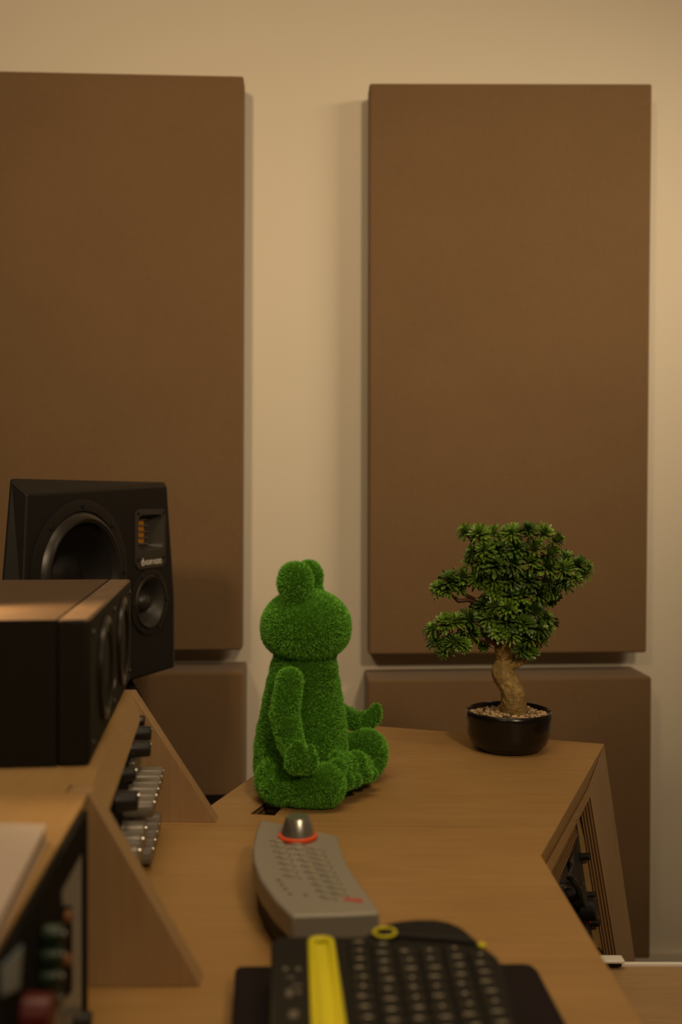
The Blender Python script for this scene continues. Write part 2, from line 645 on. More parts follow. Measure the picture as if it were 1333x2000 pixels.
deep = 0.015
PLYF = ply_mat('ply_layers_side', nF, V(B), 0.0037)
topB, topC = V(B) - V((0, 0, 0.0005)), V(Cc) - V((0, 0, 0.0005))
stile = [topB, FP(1242, 1880), FP(1207, 1880), FP(1151, 1537), FP(1166, 1510)]
mb = MB().prism([topB + down * 0.001, FP(1242, 1880), FP(1207, 1880), FP(1151, 1537)], -nF * deep, 0, 1)
obj('side_panel', mb, [M_SIDE, PLYF], desk, bevel=0.0008)
railn = FP(1066, 1691)
mb = MB().prism([topB + down * 0.0265 + sdir * 0.012, FP(1151, 1537), railn, topC + down * 0.0265], -nF * deep, 0, 1)
obj('top_rail', mb, [M_EDGE, PLYF], desk)
# inside of the rack bay and the desk's hidden supports
inn = -nS
c0, c1 = V(B) + inn * 0.05, V(Cc) + inn * 0.05
mb = MB()
mb.prism([V((c0.x, c0.y, 0.0)) + inn * 0.22, V((c1.x, c1.y, 0.0)) + inn * 0.22, V((c1.x, c1.y, DZ - TH)) + inn * 0.22,
          V((c0.x, c0.y, DZ - TH)) + inn * 0.22], inn * 0.018)
obj('back_panel', mb, M_BLACKM, desk)
mb = MB()
q0 = V((B.x, B.y, 0)) + sdir * 0.006
mb.prism([q0 + inn * 0.02, q0 + inn * 0.26, q0 + inn * 0.26 + V((0, 0, DZ - TH)), q0 + inn * 0.06 + V((0, 0, DZ - TH))], sdir * 0.018)
obj('wing_leg', mb, M_SIDE, desk)
for x in (-0.70, 0.10):
    obj('leg_panel', MB().box((x, 0.72, (DZ - TH) / 2), 0.03, 0.55, DZ - TH), M_SIDE, desk)

# rack gear in the wing bay
gear = thing('rack_unit', 'black rack unit with knobs and handle inside the right desk bay', 'audio rack unit', V((B + Cc) / 2) - V((0, 0, 0.3)))
OF = -0.022
fp = [FP(1126, 1600, OF), FP(1172, 1862, OF), FP(1172, 1990, OF), FP(1030, 1800, OF), FP(1040, 1700, OF), FP(1080, 1660, OF)]
obj('face_plate', MB().prism(fp, -nF * 0.004), mat('slate_plate', (0.030, 0.032, 0.042), 0.45), gear)
obj('chassis', MB().prism([p - nF * 0.005 for p in fp], -nF * 0.07), M_BLACK, gear)
obj('rack_rail', MB().prism([FP(1124.5, 1583, OF), FP(1131, 1572, OF), FP(1171, 1862, OF), FP(1161, 1850, OF)], nF * 0.006), M_EDGE, gear)
for (x, y, r) in ((1134, 1673, 0.0042), (1144, 1748, 0.0038), (1152, 1802, 0.0045)):
    p = FP(x, y, OF)
    obj('rail_screw', MB().cyl(p, p + nF * 0.012, r), M_BLACK, gear, bevel=0.0008)
hp = [FP(1117, 1672, OF), FP(1114, 1690, OF + 0.018), FP(1113, 1715, OF + 0.022), FP(1122, 1722, OF + 0.024), FP(1131, 1738, OF + 0.022), FP(1134, 1760, OF + 0.006)]
obj('handle', MB().tube(hp, [0.0035] * 6, 10), M_BLACK, gear, smooth=True)
p = FP(1128, 1776, OF)
obj('knob', MB().cyl(p, p + nF * 0.022, 0.013, 0.0125, 28), M_BLACK, gear, bevel=0.001)
p = FP(1112, 1748, OF)
obj('knob', MB().cyl(p, p + nF * 0.018, 0.014, 0.013, 28), M_BLACK, gear, bevel=0.001)
p = FP(1140, 1797, OF)
obj('indicator', MB().cyl(p, p + nF * 0.008, 0.004), M_RED, gear)['label'] = 'red indicator'
for (x, y) in ((1127, 1789), (1132, 1793), (1105, 1733), (1111, 1734), (1122, 1733), (1098, 1729)):
    p = FP(x, y, OF)
    obj('chrome_nut', MB().cyl(p, p + nF * 0.009, 0.0017, 0.0012, 8), M_CHROME, gear)
PLYD = ply_mat('ply_layers_shelf', down, FP(1121, 1603), 0.0042)
la, lb = FP(1121, 1603, -0.003), FP(1078, 1705, -0.003)
ld = (lb - la).normalized()
lw = FP(1129, 1632, -0.003) - la
lw2 = down * (lw.dot(down))
obj('bay_shelf', MB().prism([la, la + ld * 0.16, la + ld * 0.16 + lw2, la + lw], -nS * 0.12), [PLYD], desk)
p = la + V((0, 0, 0.004)) - nS * 0.002
obj('shelf_catch', MB().box(p, 0.010, 0.010, 0.006, 0.4), M_CHROME, desk, bevel=0.001)

# ------------------------------------------------------------------ turret on the desk: shelf over a vertical rack
ZS = CAMZ - 0.203
pf = [PZ(262, 1342, ZS), PZ(160, 1574, ZS), PZ(0, 1840, ZS)]
ext = pf[2] + (pf[2] - pf[1]).normalized() * 0.15
tur = thing('rack_turret', 'birch plywood rack turret with sloped side panels on the desk', 'desk shelf', (-0.4, 0.85, DZ))
SLP = 0.55
YF, YN = 1.0375, 0.69


def front_x(y):
    if y > pf[1].y:
        k = (y - pf[1].y) / (pf[0].y - pf[1].y)
        return pf[1].x + (pf[0].x - pf[1].x) * k
    k = (y - pf[2].y) / (pf[1].y - pf[2].y)
    return pf[2].x + (pf[1].x - pf[2].x) * k


dx = V((0.0115, 0, -0.0205))


# one board; it steps back where the near side panel runs up through it
prof_ = [(YF - 0.0003, 0, dx), (0.85, 0, dx), (YN + 0.0184, 0, dx), (YN + 0.0183, -0.0150, V((0, 0, -0.0205))), (YN - 0.0003, -0.0150, V((0, 0, -0.0205)))] + \
    [(y, 0, V((0, 0, -0.0205))) for y in (YN - 0.0004, pf[1].y, 0.55, pf[2].y, ext.y)]
t_ = [V((-0.75, YF - 0.0003, ZS))] + [V((front_x(y) + o_, y, ZS)) for y, o_, d_ in prof_] + [V((-0.75, ext.y, ZS))]
b2 = [t_[0] + V((0, 0, -0.0205))] + [p + q[2] for p, q in zip(t_[1:-1], prof_)] + [t_[-1] + V((0, 0, -0.0205))]
obj('shelf_board', MB().hull(b2, t_), M_EDGE, tur)
obj('shelf_board', MB().box((-0.52, YF + 0.075, ZS - 0.01025), 0.46, 0.11, 0.0205), M_EDGE, tur, bevel=0.0008)
for yy, tgt in ((YF, U(423, 1612, YF)), (YN, U(392, 1936, YN))):
    xa = front_x(yy) + 0.001
    pts = [V((xa, yy, ZS)), V((tgt.x, yy, DZ)), V((-0.745, yy, DZ)), V((-0.745, yy, ZS - 0.021)), V((xa - 0.0158, yy, ZS - 0.021)), V((xa - 0.0158, yy, ZS))]
    if yy == YF:
        pts = pts[:3] + [V((-0.745, yy, ZS + 0.0002))]
    obj('side_panel', MB().prism(pts, (0, 0.018, 0)), M_SIDE, tur, bevel=0.0006)
obj('rear_panel', MB().box((-0.735, 0.865, (ZS - 0.021 + DZ) / 2), 0.012, 0.33, ZS - 0.022 - DZ), M_SIDE, tur)

# rack unit with frosted knobs in the turret
r0, r1 = V((-0.172, YN + 0.02, 0)), V((-0.2035, YF - 0.003, 0))
rd = (r1 - r0).normalized()
rn = V((rd.y, -rd.x, 0))
zt, zb = ZS - 0.0225, DZ + 0.001
ru = thing('rack_unit', 'dark rack unit with rows of frosted knobs in the turret bay', 'audio rack unit', ((r0 + r1) / 2).to_tuple()[:2] + (DZ,))
obj('face_plate', MB().prism([r0 + V((0, 0, zb)), r1 + V((0, 0, zb)), r1 + V((0, 0, zt)), r0 + V((0, 0, zt))], -rn * 0.003), M_BLACKM, ru)
obj('chassis', MB().prism([r0 - rn * 0.004 + V((0, 0, zb)), r1 - rn * 0.004 + V((0, 0, zb)), r1 - rn * 0.004 + V((0, 0, zt - 0.004)), r0 - rn * 0.004 + V((0, 0, zt - 0.004))], -rn * 0.2), M_BLACK, ru)


def RF(px, py, off=0.0):
    return PL(px, py, r0 + rn * off, rn)


knob_me = {}


def rack_knob(p, n, L, r, m, name='knob', dot=True):
    key = (round(L, 4), round(r, 4), m.name)
    if key not in knob_me:
        mb = MB().lathe([(r * 1.05, 0), (r * 1.05, L * 0.12), (r, L * 0.16), (r * 0.92, L * 0.93), (r * 0.8, L)], None, 24)
        knob_me[key] = mb.mesh('knob', m, True, 40)
    o = put(name, knob_me[key], ru if n is rn else None, frame(p, n))
    return o


glint_me = MB().lathe([(0.0016, 0), (0.0016, 0.0008), (0.0008, 0.0016)], None, 10).mesh('knob_dot', M_CHROME, True)  # off-centre chrome dot stands in for the highlight on a knob end


def knob_with_glint(p, L, r, m, parent):
    o = rack_knob(p, rn, L, r, m)
    o.parent = parent
    o.matrix_parent_inverse = W4[parent.name].inverted()
    put('knob_dot', glint_me, o, frame(p + rn * (L + 0.0001) + V((0, 0, r * 0.45)), rn))
    return o


for i in range(6):                                  # upper row
    D_ = 1.0 - i * 0.0205
    k = (D_ - r0.y) / (r1.y - r0.y)
    p = r0.lerp(r1, k)
    knob_with_glint(V((p.x, p.y, CAMZ - 0.2775)), 0.026, 0.0092, M_CLEAR, ru)
for i in range(5):                                  # lower row
    D_ = 1.0 - i * 0.023
    k = (D_ - r0.y) / (r1.y - r0.y)
    p = r0.lerp(r1, k)
    knob_with_glint(V((p.x, p.y, CAMZ - 0.3225)), 0.024, 0.0095, M_CLEAR, ru)
for i in range(5):                                  # nearer large ones
    D_ = 0.885 - i * 0.028
    k = (D_ - r0.y) / (r1.y - r0.y)
    p = r0.lerp(r1, k)
    knob_with_glint(V((p.x, p.y, CAMZ - 0.2975 + 0.0 * i)), 0.020, 0.0125, M_CLEAR, ru)
for (D_, z, L, r) in ((0.985, -0.229, 0.016, 0.0075), (0.955, -0.2365, 0.018, 0.008), (0.84, -0.251, 0.018, 0.009), (0.88, -0.2395, 0.012, 0.006)):
    k = (D_ - r0.y) / (r1.y - r0.y)
    p = r0.lerp(r1, k)
    o = knob_with_glint(V((p.x, p.y, CAMZ + z - 0.003)), L, r, M_BLACK, ru)
for (D_, z) in ((1.015, -0.2265),):
    k = (D_ - r0.y) / (r1.y - r0.y)
    p = r0.lerp(r1, k)
    q = V((p.x, p.y, CAMZ + z))
    obj('rack_screw', MB().cyl(q, q + rn * 0.007, 0.006, 0.005), M_BLACK, ru, bevel=0.001)
pts = [(0.93, -0.246), (0.985, -0.246), (0.985, -0.262), (0.93, -0.262)]
q = [r0.lerp(r1, (d - r0.y) / (r1.y - r0.y)) + V((0, 0, CAMZ + z)) for d, z in pts]
obj('silver_strip', MB().prism(q, rn * 0.006), M_GREYM, ru, bevel=0.0006)

# near rack bay: black framed unit with coloured knobs, right under the shelf's near end
bay = thing('rack_unit', 'black framed rack unit with green and red knobs at the near left', 'audio rack unit', (-0.172, 0.5, DZ))
e1, e0 = V((pf[1].x, pf[1].y, 0)), V((ext.x, ext.y, 0))
bd = (e1 - e0).normalized()
bn = V((bd.y, -bd.x, 0))
b1 = e1 - bd * 0.004 + bn * 0.0045
b0 = e0 + bd * 0.01 + bn * 0.0045
bX = -0.172
yb1 = b1.y
zt2 = ZS - 0.0015


def BF(px, py, off=0.0):
    return PL(px, py, b0 + bn * off, bn)


bk = -bn * 0.004
Zv = lambda z: V((0, 0, z))
mb = MB()
mb.prism([b0 + Zv(zt2), b1 + Zv(zt2), b1 + Zv(zt2 - 0.021), b0 + Zv(zt2 - 0.021)], bk)
mb.prism([b1 + Zv(zt2 - 0.0212), b1 + Zv(DZ + 0.0005), b1 - bd * 0.013 + Zv(DZ + 0.0005), b1 - bd * 0.013 + Zv(zt2 - 0.0212)], bk)
mb.prism([b0 + Zv(DZ + 0.0005), b1 - bd * 0.0133 + Zv(DZ + 0.0005), b1 - bd * 0.0133 + Zv(DZ + 0.008), b0 + Zv(DZ + 0.008)], bk)
obj('bezel', mb, M_BLACKM, bay, bevel=0.0006)
IN = -0.0015
obj('face_plate', MB().prism([b0 + bn * IN + Zv(DZ + 0.009), b1 + bn * IN + Zv(DZ + 0.009), b1 + bn * IN + Zv(zt2 - 0.022),
                              b0 + bn * IN + Zv(zt2 - 0.022)], -bn * 0.004), mat('grey_plate', (0.34, 0.33, 0.30), 0.5), bay)
mod = [BF(x, y, IN + 0.0005) for x, y in ((104, 1712), (115, 1722), (117, 1768), (136, 1770), (137, 1935), (-30, 2120), (-30, 1915))]
obj('module', MB().prism(mod, bn * 0.0015), M_BLACKM, bay)
obj('display', MB().prism([BF(45, 1845, 0.0015), BF(38, 1930, 0.0015), BF(5, 1945, 0.0015), BF(5, 1890, 0.0015)], -bn * 0.0012),
    mat('blue_display', (0.22, 0.30, 0.36), 0.3), bay)['label'] = 'pale blue display window'
MG = mat('green_cap', (0.003, 0.024, 0.009), 0.4)
for (x, y) in ((92, 1825), (90, 1867), (88, 1909), (87, 1953)):
    p = BF(x - 6, y, 0.0006)
    k = put('knob', MB().lathe([(0.0052, 0), (0.0052, 0.008), (0.004, 0.010)], None, 20).mesh('knob', MG, True, 40), bay, frame(p, bn))
    k['label'] = 'green knob'
    put('knob_dot', MB().lathe([(0.0017, 0), (0.0015, 0.0008)], None, 10).mesh('knob_dot', M_GREYM), k, frame(p + bn * 0.0101, bn))
for (x, y) in ((126, 1790), (126, 1875)):
    p = BF(x, y, 0.0)
    obj('indicator', MB().cyl(p, p + bn * 0.004, 0.0035), mat('amber_cap', (0.22, 0.09, 0.03), 0.5), bay)
p = BF(45, 1985, 0.0006)
obj('knob', MB().cyl(p, p + bn * 0.014, 0.011, 0.010, 28), mat('red_cap', (0.09, 0.004, 0.004), 0.4), bay, bevel=0.001)['label'] = 'dark red knob'
p = BF(146, 1995, 0.0002)
obj('knob', MB().cyl(p, p + bn * 0.010, 0.006, 0.0055, 24), M_BLACK, bay, bevel=0.001)
p = BF(122, 1982, 0.0002)
obj('toggle', MB().cyl(p, p + bn * 0.010 + V((0, 0, 0.003)), 0.003, 0.002, 12), M_GREYM, bay)
obj('chassis', MB().box(((bX - 0.185), (0.36 + yb1) / 2 - 0.006, (DZ + ZS - 0.021) / 2), 0.30, yb1 - 0.40, ZS - 0.021 - DZ - 0.004), M_BLACK, bay)

# papers on the shelf
pp = thing('notebook', 'closed pale notebook lying on the left plywood shelf', 'notebook', tuple(PZ(30, 1700, ZS)))
zc = ZS + 0.009
pg = [PZ(88, 1613, zc), PZ(8, 1772, zc)]
pd = (pg[1] - pg[0]).normalized()
quad = [pg[0], pg[0] + pd * 0.21, pg[0] + pd * 0.21 + V((-0.16, 0.012, 0)), pg[0] + V((-0.16, 0.012, 0))]
quad = [V((q.x, q.y, ZS + 0.0005)) for q in quad]
obj('page_block', MB().prism([q + V((0, 0, 0.0012)) for q in quad], (0, 0, 0.0068)), mat('page_edge', (0.35, 0.24, 0.15), 0.9), pp)
cv = [quad[0] + V((0.001, 0.001, 0)), quad[1] + V((0.001, -0.001, 0)), quad[2] + V((-0.001, -0.001, 0)), quad[3] + V((-0.001, 0.001, 0))]
mb = MB().prism([q + V((0, 0, 0.0082)) for q in cv], (0, 0, 0.0009))
mb.prism(cv, (0, 0, 0.001))
obj('cover', mb, M_PAPER, pp)

# ------------------------------------------------------------------ small dark speaker lying on the shelf
n0 = PZ(175, 1497, ZS)
n1 = U(256, 1330, 1.115)
sd = V((n1.x - n0.x, n1.y - n0.y, 0)).normalized()
sn = V((sd.y, -sd.x, 0))
Ls, Hs, Ws = 0.36, 0.1085, 0.24
ss = thing('shelf_speaker', 'small black horizontal speaker on the plywood shelf, dusty top coloured lit brown', 'speaker', tuple(n0))
BT = 0.024
base = V((n0.x, n0.y, ZS + 0.0008))
bq = lambda s_, o_, z_: base + sd * s_ + sn * o_ + V((0, 0, z_))
M_SPKB = mat('speaker_black', (0.012, 0.0105, 0.009), 0.65, spec=0.2, bump=0.1, bump_scale=500)
M_DUSTLIT1 = mat('dusty_lit_baffle_top', (0.17, 0.115, 0.075), 0.8, spec=0.2, noise_amt=0.3, noise_scale=60)  # dust tone, lightened to put the light on the upward face into its colour
M_DUSTLIT2 = mat('dusty_lit_cabinet_top', (0.095, 0.062, 0.038), 0.75, spec=0.2, noise_amt=0.15, noise_scale=40)  # dust tone raised so the lamp's pool reads on the black cabinet's top


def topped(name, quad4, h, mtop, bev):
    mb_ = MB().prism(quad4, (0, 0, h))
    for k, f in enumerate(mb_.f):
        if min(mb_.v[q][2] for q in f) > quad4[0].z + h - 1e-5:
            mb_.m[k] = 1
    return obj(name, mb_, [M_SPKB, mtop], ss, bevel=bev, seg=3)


topped('baffle', [bq(0, 0, 0), bq(Ls, 0, 0), bq(Ls, -BT, 0), bq(0, -BT, 0)], Hs, M_DUSTLIT1, 0.003)
topped('cabinet', [bq(0.0, -BT - 0.0001, 0.0), bq(Ls, -BT - 0.0001, 0.0), bq(Ls, -Ws, 0.0), bq(0.0, -Ws, 0.0)], Hs, M_DUSTLIT2, 0.0003)
for s_ in (0.10, 0.255):
    Mx = frame(bq(s_, 0.0002, Hs * 0.52), sn)
    fr_ = obj('driver', MB().lathe([(0.043, 0), (0.043, 0.003), (0.038, 0.004), (0.034, 0.001)], Mx, 40), M_RUB, ss, smooth=True)
    obj('cone', MB().lathe([(0.0338, 0.0012), (0.031, 0.0035), (0.028, 0.0005), (0.012, -0.012), (0.008, -0.008), (0.002, -0.006)], Mx, 40), M_CONE, fr_, smooth=True)
p = bq(0.178, 0.0, 0.028)
obj('badge', MB().box(None, 0.018, 0.006, 0.0015, M=frame(p, sn)), M_GREYM, ss)
for s_ in (0.02, 0.178, 0.34):
    for z_ in (0.012, 0.096):
        p = bq(s_, 0.0, z_)
        obj('screw', MB().cyl(p, p + sn * 0.0015, 0.003, 0.0025, 12), M_BLACK, ss)

# ------------------------------------------------------------------ large speaker
TH_S = math.radians(68)
lr = V((math.cos(TH_S), math.sin(TH_S), 0))
ln = V((math.sin(TH_S), -math.cos(TH_S), 0))
L0 = U(158, 1122, 1.5)


def LP(px, py, off=0.0):
    return PL(px, py, L0 + ln * off, ln)


spk = thing('studio_monitor', 'large black studio monitor with round woofer and gold ribbon tweeter', 'speaker', (-0.40, 1.60, CAMZ - 0.297))
front = [LP(54, 966), LP(326, 949), LP(340, 1168), LP(340, 1303), LP(58, 1383), LP(46, 1180)]
outer = [LP(20, 934, -0.030), LP(322.5, 941.5, -0.030), LP(341, 1166, -0.030), LP(341, 1303, -0.022), LP(22, 1400, -0.030), LP(0, 1180, -0.030)]
zmid = L0.z
rear = []
for p, q in zip(outer, (1.16, 1.10, 1.10, 1.10, 1.16, 1.16)):
    d = p - V((0, 0, CAMZ))
    g = p - ln * 0.15
    # side walls taper towards the back
    if q > 1.12:
        g = V((p.x * 1.17 + 0.012, p.y * 1.17, p.z))
    g.z = zmid + (g.z - zmid) * 0.86
    rear.append(g)
mb = MB()
n = 6
vs = front + outer + rear
fs = []
for i in range(n):
    j = (i + 1) % n
    fs += [(i, j, n + j, n + i), (n + i, n + j, 2 * n + j, 2 * n + i)]
fs += [tuple(range(n - 1, -1, -1)), tuple(range(2 * n, 3 * n))]
mb.add(vs, fs)
me = mb.mesh('cabinet', M_CAB, False)
bm = bmesh.new()
bm.from_mesh(me)
bmesh.ops.recalc_face_normals(bm, faces=bm.faces)
bm.to_mesh(me)
bm.free()
cabo = put('cabinet', me, spk)
bv = cabo.modifiers.new('bevel', 'BEVEL')
bv.width = 0.003
bv.segments = 2
bv.limit_method = 'ANGLE'
Lc = LP(156, 1124)
Lc = L0 + V((0, 0, -0.004))
Mw = frame(Lc, ln)
wf = obj('woofer', MB().lathe([(0.114, 0.0), (0.114, 0.0035), (0.110, 0.0045), (0.0975, 0.0045), (0.0965, 0.0025)], Mw, 72, cap=False), mat('woofer_frame', (0.013, 0.012, 0.011), 0.42, spec=0.35), spk, smooth=True)
obj('surround', MB().lathe([(0.0968, 0.002), (0.095, 0.004), (0.091, 0.010), (0.086, 0.0125), (0.081, 0.010), (0.078, 0.004), (0.0765, 0.001)], Mw, 72, cap=False), M_RUB, wf, smooth=True)
obj('cone', MB().lathe([(0.0768, 0.001), (0.066, -0.006), (0.052, -0.016), (0.040, -0.023), (0.034, -0.0255), (0.033, -0.0245), (0.028, -0.018), (0.016, -0.0125), (0.0, -0.010)], Mw, 72, cap=False), M_CONE, wf, smooth=True)


def sscrew(p, parent, r=0.0042):
    o = obj('screw', MB().lathe([(r, 0.0001), (r, 0.0016), (r * 0.55, 0.0022), (r * 0.5, 0.0008)], frame(p, ln), 14), M_BLACK, parent, smooth=True)
    return o


for k in range(8):
    a_ = 2 * PI * k / 8 + PI / 2
    sscrew(Mw @ V((0.105 * math.cos(a_), 0.105 * math.sin(a_), 0.0044)), wf)
# ribbon tweeter horn: plate with a dished opening, gold ribbon folds at its left
Hc = LP(292, 1050)


def hp_(px, py, off=0.0):
    return LP(px, py, off)


def rounded(c, hx, hy, r, n_=6):
    out = []
    for (sx, sy, a0) in ((1, 1, 0), (-1, 1, PI / 2), (-1, -1, PI), (1, -1, 3 * PI / 2)):
        for k in range(n_ + 1):
            an = a0 + PI / 2 * k / n_
            out.append((c[0] + sx * (hx - r) + r * math.cos(an), c[1] + sy * (hy - r) + r * math.sin(an)))
    return out


Lh = LP(263, 1050)
Rh = LP(321, 1050)
hw = (Rh - Lh).length / 2
Hm = (Lh + Rh) / 2
Hm.z = (LP(292, 994).z + LP(292, 1109).z) / 2
hh = (LP(292, 994).z - LP(292, 1109).z) / 2
MH = frame(Hm, ln)
# local x of the frame runs along the baffle to the right
op = rounded((0, 0.010), hw * 0.84, hh * 0.60, 0.012)
ou = rounded((0, 0), hw, hh, 0.013)
inn_ = [(max(-0.0095, min(0.0095, x * 0.55)), max(-hh * 0.42, min(hh * 0.42, (y - 0.010) * 0.9)) + 0.010) for x, y in op]
N_ = len(op)
vs = [MH @ V((x, y, 0.0002)) for x, y in ou] + [MH @ V((x, y, 0.0028)) for x, y in ou] + [MH @ V((x, y, 0.0028)) for x, y in op] + \
     [MH @ V((x * 0.5 + xi * 0.5, y * 0.6 + yi * 0.4, -0.0095)) for (x, y), (xi, yi) in zip(op, inn_)] + [MH @ V((x, y, -0.017)) for x, y in inn_]
fs = []
for r_ in range(4):
    for i in range(N_):
        j = (i + 1) % N_
        fs.append((r_ * N_ + i, r_ * N_ + j, (r_ + 1) * N_ + j, (r_ + 1) * N_ + i))
fs.append(tuple(4 * N_ + i for i in range(N_)))
mb = MB().add(vs, fs)
horn = obj('tweeter_horn', mb, mat('horn_grey', (0.040, 0.036, 0.032), 0.35), spk, smooth=True)
lx0, lx1 = -0.0088, 0.0066
yt, yb_ = 0.010 + hh * 0.40, 0.010 - hh * 0.42
nf = 4
for i in range(nf):
    ya, yc = yt + (yb_ - yt) * i / nf, yt + (yb_ - yt) * (i + 0.78) / nf
    Mq = MH @ Matrix.Translation(((lx0 + lx1) / 2, (ya + yc) / 2, -0.0160))
    obj('ribbon_fold', MB().box(None, lx1 - lx0, abs(yc - ya), 0.0012, M=Mq), M_GOLD, horn, bevel=0.0004)
for i in range(nf + 1):
    yy = yt + (yb_ - yt) * (i - 0.11) / nf
    Mq = MH @ Matrix.Translation(((lx0 + lx1) / 2 + 0.003, yy, -0.0135))
    obj('ribbon_bar', MB().box(None, lx1 - lx0 + 0.008, 0.0016, 0.002, M=Mq), M_GREYM, horn)
for (sx, sy) in ((-1, 1), (1, 1), (1, -1), (-1, -1)):
    sscrew(MH @ V((sx * hw * 0.86, sy * hh * 0.86 * (1 if sy > 0 else 0.78), 0.0028)), horn, 0.0032)
# lettering under the horn
cu = bpy.data.curves.new('lettering', 'FONT')
cu.body = 'ADAM AUDIO'
cu.size = 0.0125
cu.extrude = 0.0002
cu.align_x = 'CENTER'
tmp = bpy.data.objects.new('tmp', cu)
tm = bpy.data.meshes.new_from_object(tmp)
bpy.data.objects.remove(tmp)
tm.materials.clear()
tm.materials.append(M_WHITE)
wid = max(v.co.x for v in tm.vertices) - min(v.co.x for v in tm.vertices)
zl = LP(290, 1098).z - Hm.z
sx_ = hw * 1.12 / wid
put('lettering', tm, horn, MH @ Matrix.Translation((hw * 0.16, zl - 0.004, 0.0031)) @ Matrix.Diagonal((sx_, 0.95, 1, 1)))
lg = MB().torus(Matrix(), 0.0042, 0.0008, 20, 6)
lg.box((0, 0.0045, 0), 0.0014, 0.0065, 0.0012)
lg.box((0.0, 0.0, 0), 0.004, 0.0016, 0.0012, 0.6)
put('emblem', lg.mesh('emblem', M_WHITE), horn, MH @ Matrix.Translation((-hw * 0.55, zl, 0.0032)) @ Matrix.Diagonal((1.1, 1, 0.4, 1)))
# midrange
Mc = LP(291, 1176)
MM = frame(Mc, ln)
mf = obj('midrange', MB().lathe([(0.054, 0.0001), (0.054, 0.002), (0.050, 0.003), (0.0445, 0.003), (0.042, 0.0055), (0.0395, 0.0045)], MM, 56, cap=False), mat('mid_frame', (0.013, 0.012, 0.011), 0.45, spec=0.35), spk, smooth=True)
obj('cone', MB().lathe([(0.0398, 0.0044), (0.037, 0.003), (0.029, -0.008), (0.0200, -0.0165), (0.0185, -0.017), (0.0175, -0.0135), (0.0145, -0.006), (0.009, -0.001), (0.0, 0.001)], MM, 56, cap=False), mat('mid_cone', (0.030, 0.027, 0.026), 0.4), mf, smooth=True)
for k in range(6):
    a_ = 2 * PI * k / 6
    sscrew(MM @ V((0.0495 * math.cos(a_), 0.0495 * math.sin(a_), 0.003)), mf, 0.0034)

tmp = bpy.data.objects.new('tmp_cab', cabo.data)
C.objects.link(tmp)
cuts = [MB().lathe([(0.0962, -0.034), (0.0962, 0.03)], Mw, 64), MB().lathe([(0.0425, -0.026), (0.0425, 0.03)], MM, 48),
        MB().prism([MH @ V((x * 0.995, (y - 0.01) * 0.995 + 0.01, 0.03)) for x, y in op], -ln * 0.052)]
cobs = []
for cb in cuts:
    co_ = bpy.data.objects.new('tmp_cut', cb.mesh('tmp_cut', M_CAB))
    C.objects.link(co_)
    cobs.append(co_)
    bo = tmp.modifiers.new('cut', 'BOOLEAN')
    bo.operation = 'DIFFERENCE'
    bo.solver = 'EXACT'
    bo.object = co_
bpy.context.view_layer.update()
cabo.data = bpy.data.meshes.new_from_object(tmp.evaluated_get(bpy.context.evaluated_depsgraph_get()))
for o_ in cobs + [tmp]:
    bpy.data.objects.remove(o_)

# stand under it and the black cabinet on the floor behind the desk
st = thing('speaker_stand', 'black column stand carrying the large studio monitor', 'speaker stand', (-0.42, 1.62, 0))
zsb = min(p.z for p in front) - 0.0005
zmin = min(zsb, min(p.z for p in outer))
obj('top_plate', MB().box((-0.43, 1.63, zmin - 0.011), 0.20, 0.20, 0.018, 0.3), M_BLACKM, st)
obj('column', MB().box((-0.43, 1.63, (zmin - 0.02 + 0.02) / 2), 0.07, 0.07, zmin - 0.041, 0.3), M_BLACKM, st)
obj('base_plate', MB().box((-0.43, 1.62, 0.0105), 0.28, 0.28, 0.02, 0.0), M_BLACKM, st)
zz = U(410, 1550, 2.09).z
tag(obj('equipment_case', MB().box((-0.27, 1.95, zz / 2 + 0.0005), 0.30, 0.27, zz, WA), M_BLACKM, bevel=0.004),
    'plain black case on the floor behind the left edge of the desk', 'case')

# ------------------------------------------------------------------ low side table at the right
ZT = 0.597
tb = thing('side_table', 'low wooden side table with a bright metal edge at lower right', 'table', (0.75, 1.0, 0))
yT = PZ(1250, 1888, ZT).y
xl = PZ(1187, 1888, ZT).x
nxs = [V((xl, yT, ZT)), V((1.15, yT + 0.004, ZT)), V((1.15, 0.45, ZT)), V((xl - 0.046, 0.45, ZT)), V((xl - 0.046, yT - 0.13, ZT))]
obj('tabletop', MB().prism(nxs, (0, 0, -0.022)), M_TABLE, tb)
obj('metal_trim', MB().prism([V((xl, yT + 0.0003, ZT + 0.003)), V((1.15, yT + 0.0043, ZT + 0.003)), V((1.15, yT + 0.0043, ZT - 0.022)), V((xl, yT + 0.0003, ZT - 0.022))], (0, 0.005, 0)), M_ALU, tb, bevel=0.0008)
for (x, y) in ((0.32, 0.52), (1.08, 0.52), (1.08, yT - 0.06), (0.36, yT - 0.06)):
    obj('leg', MB().box((x, y, (ZT - 0.022) / 2), 0.04, 0.04, ZT - 0.0225), M_TABLE, tb)
pr = U(1196, 1878, yT - 0.002)
obj('rail_end', MB().box((pr.x, yT - 0.002, ZT + 0.0085), 0.024, 0.014, 0.0035), M_ALU, tb, bevel=0.0012)
obj('rail_foot', MB().box((pr.x + 0.002, yT - 0.002, ZT + 0.00485), 0.014, 0.010, 0.0036), M_BLACKM, tb)

# ------------------------------------------------------------------ moss frog
fb = PZ(592, 1548, DZ)
frog = thing('frog_figurine', 'green moss covered frog figurine sitting cross-legged in meditation on the desk', 'figurine', tuple(fb))
blobs = []


def ell(px, py, D, rx, rz=None, ry=None, rot=0.0):
    p = U(px, py, D)
    k = D / F
    blobs.append((p, rx * k, (rx if ry is None else ry) * k, (rx if rz is None else rz) * k, rot))


